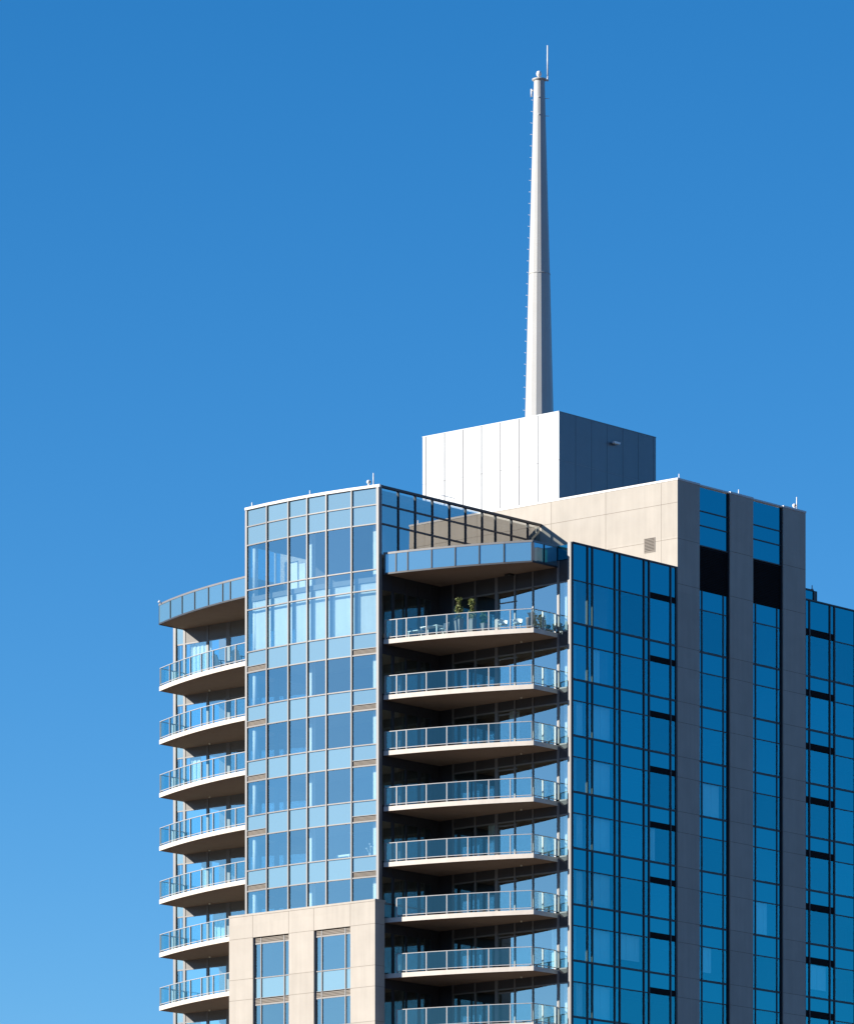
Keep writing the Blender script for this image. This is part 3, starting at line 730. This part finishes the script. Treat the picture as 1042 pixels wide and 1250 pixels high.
potted(2.28, -5.29, 0.80, 0.40, 2.05, 0.33, 'upright shrub in a grey pot, just right of the tallest one on the top balcony', 5)
potted(2.51, -5.98, 0.50, 0.38, 1.25, 0.36, 'small bushy green plant in a low pot, rightmost of the three on the top balcony', 9, 'leaf_green', n=520)
def cyl_pot(x, y, h, r, label):
    t = empty('planter', (x, y, ZP)); tag(t, label, 'planter')
    m = MB(); m.ring([(r * .85, 0), (r, h * .9), (r * 1.06, h * .91), (r * 1.06, h), (r * .9, h), (r * .9, h * .93)], 0, 0, 24); m.build('pot', 'terracotta', t)
    m = MB(); m.ring([(r * .88, h * .9), (r * .88, h * .94)], 0, 0, 24); m.build('soil', 'soil', t)
cyl_pot(3.42, -8.70, 0.68, 0.16, 'round brown planter at the right front corner of the top balcony')
cyl_pot(0.72, -0.20, 0.42, 0.09, 'small brown pot at the left end of the top balcony beside the glass bay')
def chair(x, y, rz, mat, label, name='patio_chair', z=None, kind='shell', group='chairs on the top balcony'):
    t = empty(name, (x, y, ZP if z is None else z), rz); tag(t, label, 'chair', group)
    if kind == 'shell':
        m = MB(); n = 12
        seat = [(0.27 * math.cos(2 * math.pi * i / n), 0.25 * math.sin(2 * math.pi * i / n)) for i in range(n)]
        m.prism(seat, 0.42, 0.46); m.build('seat', mat, t)
        m = MB()
        for i in range(9):
            a0 = R(20 + i * 15.5); a1 = R(20 + (i + 1) * 15.5)
            hgt = 0.82 - 0.10 * abs(i - 4) / 4
            m.hexa([(.25 * math.cos(a0), .25 * math.sin(a0), .44), (.25 * math.cos(a1), .25 * math.sin(a1), .44), (.28 * math.cos(a1), .28 * math.sin(a1), .44), (.28 * math.cos(a0), .28 * math.sin(a0), .44),
                    (.30 * math.cos(a0), .34 * math.sin(a0), hgt), (.30 * math.cos(a1), .34 * math.sin(a1), hgt), (.33 * math.cos(a1), .37 * math.sin(a1), hgt), (.33 * math.cos(a0), .37 * math.sin(a0), hgt)])
        m.build('backrest', mat, t)
        for sx in (-1, 1):
            for sy in (-1, 1):
                m = MB(); m.bar((sx * .18, sy * .16, .42), (sx * .25, sy * .24, 0), .016, 6); m.build('leg', 'dark_metal' if mat == 'dark_metal' else 'white_paint', t)
    elif kind == 'folding':
        m = MB(); m.hexa([(-.25, -.24, .40), (.25, -.24, .40), (.25, .22, .36), (-.25, .22, .36), (-.25, -.24, .43), (.25, -.24, .43), (.25, .22, .39), (-.25, .22, .39)]); m.build('seat', mat, t)
        m = MB(); m.hexa([(-.25, .20, .40), (.25, .20, .40), (.25, .23, .40), (-.25, .23, .40), (-.25, .48, 1.05), (.25, .48, 1.05), (.25, .51, 1.05), (-.25, .51, 1.05)]); m.build('backrest', mat, t)
        for s in (-.27, .27):
            m = MB(); m.bar((s, -.35, 0), (s, .52, 1.08), .022, 6); m.build('leg', mat, t)
            m = MB(); m.bar((s, .42, 0), (s, -.28, .62), .022, 6); m.bar((s, -.28, .62), (s, .3, .66), .02, 6); m.build('leg', mat, t)
    else:   # slatted low garden chair
        m = MB()
        for i in range(5): y0 = -.28 + i * .115; m.hexa([(-.27, y0, .36 - .03 * i), (.27, y0, .36 - .03 * i), (.27, y0 + .10, .335 - .03 * i), (-.27, y0 + .10, .335 - .03 * i), (-.27, y0, .385 - .03 * i), (.27, y0, .385 - .03 * i), (.27, y0 + .10, .36 - .03 * i), (-.27, y0 + .10, .36 - .03 * i)])
        m.build('seat', mat, t)
        m = MB()
        for i in range(5):
            x0 = -.27 + i * .112; hh = 0.98 - .05 * abs(i - 2)
            m.hexa([(x0, .26, .22), (x0 + .098, .26, .22), (x0 + .098, .285, .22), (x0, .285, .22), (x0, .50, hh), (x0 + .098, .50, hh), (x0 + .098, .525, hh), (x0, .525, hh)])
        m.build('backrest', mat, t)
        for s in (-.32, .32):
            m = MB(); m.box(s - .06, s + .06, -.36, .40, .555, .58); m.build('armrest', mat, t)
            m = MB(); m.box(s - .015, s + .015, -.34, -.25, 0, .554); m.build('leg', mat, t)
            m = MB(); m.box(s - .015, s + .015, .22, .30, 0, .554); m.build('leg', mat, t)
    return t
chair(1.9, -3.38, R(200), 'white_paint', 'white patio chair right of the low table on the top balcony')
chair(3.40, -7.85, R(-60), 'white_paint', 'low white chair behind the railing, left of the brown planter')
chair(3.10, -7.00, R(-40), 'white_paint', 'low white chair on the top balcony, nearer to the small bushy plant')
chair(4.15, -8.72, R(80), 'dark_metal', 'dark folding lounge chair with crossed legs near the balcony corner', 'folding_chair', kind='folding')
chair(5.0, -8.72, R(60), 'dark_metal', 'dark rounded tub chair beside the crossed folding chair')
def table(x, y, l, w_, h, mat, label, rz=0):
    t = empty('patio_table', (x, y, ZP), rz); tag(t, label, 'table', 'tables on the top balcony')
    m = MB(); m.box(-l / 2, l / 2, -w_ / 2, w_ / 2, h - 0.04, h); m.build('tabletop', mat, t)
    for sx in (-1, 1):
        for sy in (-1, 1):
            m = MB(); m.box(sx * (l / 2 - .05) - .025, sx * (l / 2 - .05) + .025, sy * (w_ / 2 - .05) - .025, sy * (w_ / 2 - .05) + .025, 0, h - 0.041); m.build('leg', mat, t)
table(1.58, -1.56, 0.6, 0.9, 0.50, 'white_paint', 'low white patio table nearest the glass bay on the top balcony')
table(1.98, -2.45, 0.7, 1.3, 0.72, 'white_paint', 'larger white patio table left of the white chair')
# left-hand top balcony
for (x, y, rz, lab) in ((1.65, 14.33, -100, 'blue grey slatted garden chair on the upper left balcony, farther from the glass bay'), (1.25, 12.45, -80, 'blue grey slatted garden chair on the upper left balcony, right beside the glass bay')):
    chair(x, y, R(rz + 180), 'blue_plastic', lab, 'garden_chair', kind='slat', group='garden chairs on the upper left balcony')
t = empty('side_table', (1.5, 13.4, ZP)); tag(t, 'small blue grey side table between the two garden chairs', 'table')
m = MB(); m.ring([(0.22, .42), (.22, .45)], 0, 0, 20); m.build('tabletop', 'blue_plastic', t)
for a in (0.3, 2.4, 4.5):
    m = MB(); m.bar((.1 * math.cos(a), .1 * math.sin(a), .42), (.2 * math.cos(a), .2 * math.sin(a), 0), .016); m.build('leg', 'blue_plastic', t)
# white things on a window ledge inside the glass bay
zf = S[4] - 0.42 + 0.002
t = empty('display_shelf', (0.25, 3.0, zf)); tag(t, 'long low white shelf inside the glass bay just above a window sill', 'shelf')
m = MB(); m.box(-.14, .14, -.55, .55, .62, .74); m.build('top', 'white_paint', t)
for y in (-.45, .45):
    m = MB(); m.box(-.12, .12, y - .03, y + .03, 0, .619); m.build('leg', 'white_paint', t)
t = empty('flower_vase', (0.42, 1.1, zf)); tag(t, 'small white flowers in a vase behind the glass bay window, right of the low shelf', 'vase')
m = MB(); m.ring([(.08, 0), (.13, .3), (.06, .62), (.08, .66)], 0, 0, 16); m.build('vase', 'white_paint', t)
m = MB()
for a, h_ in ((.2, 1.1), (1.9, .98), (3.6, 1.2)): m.bar((0, 0, .6), (.18 * math.cos(a), .25 * math.sin(a), h_), .01); m.ring([(.01, h_ - .04), (.07, h_), (.01, h_ + .05)], .18 * math.cos(a), .25 * math.sin(a), 10)
m.build('flowers', 'white_paint', t)
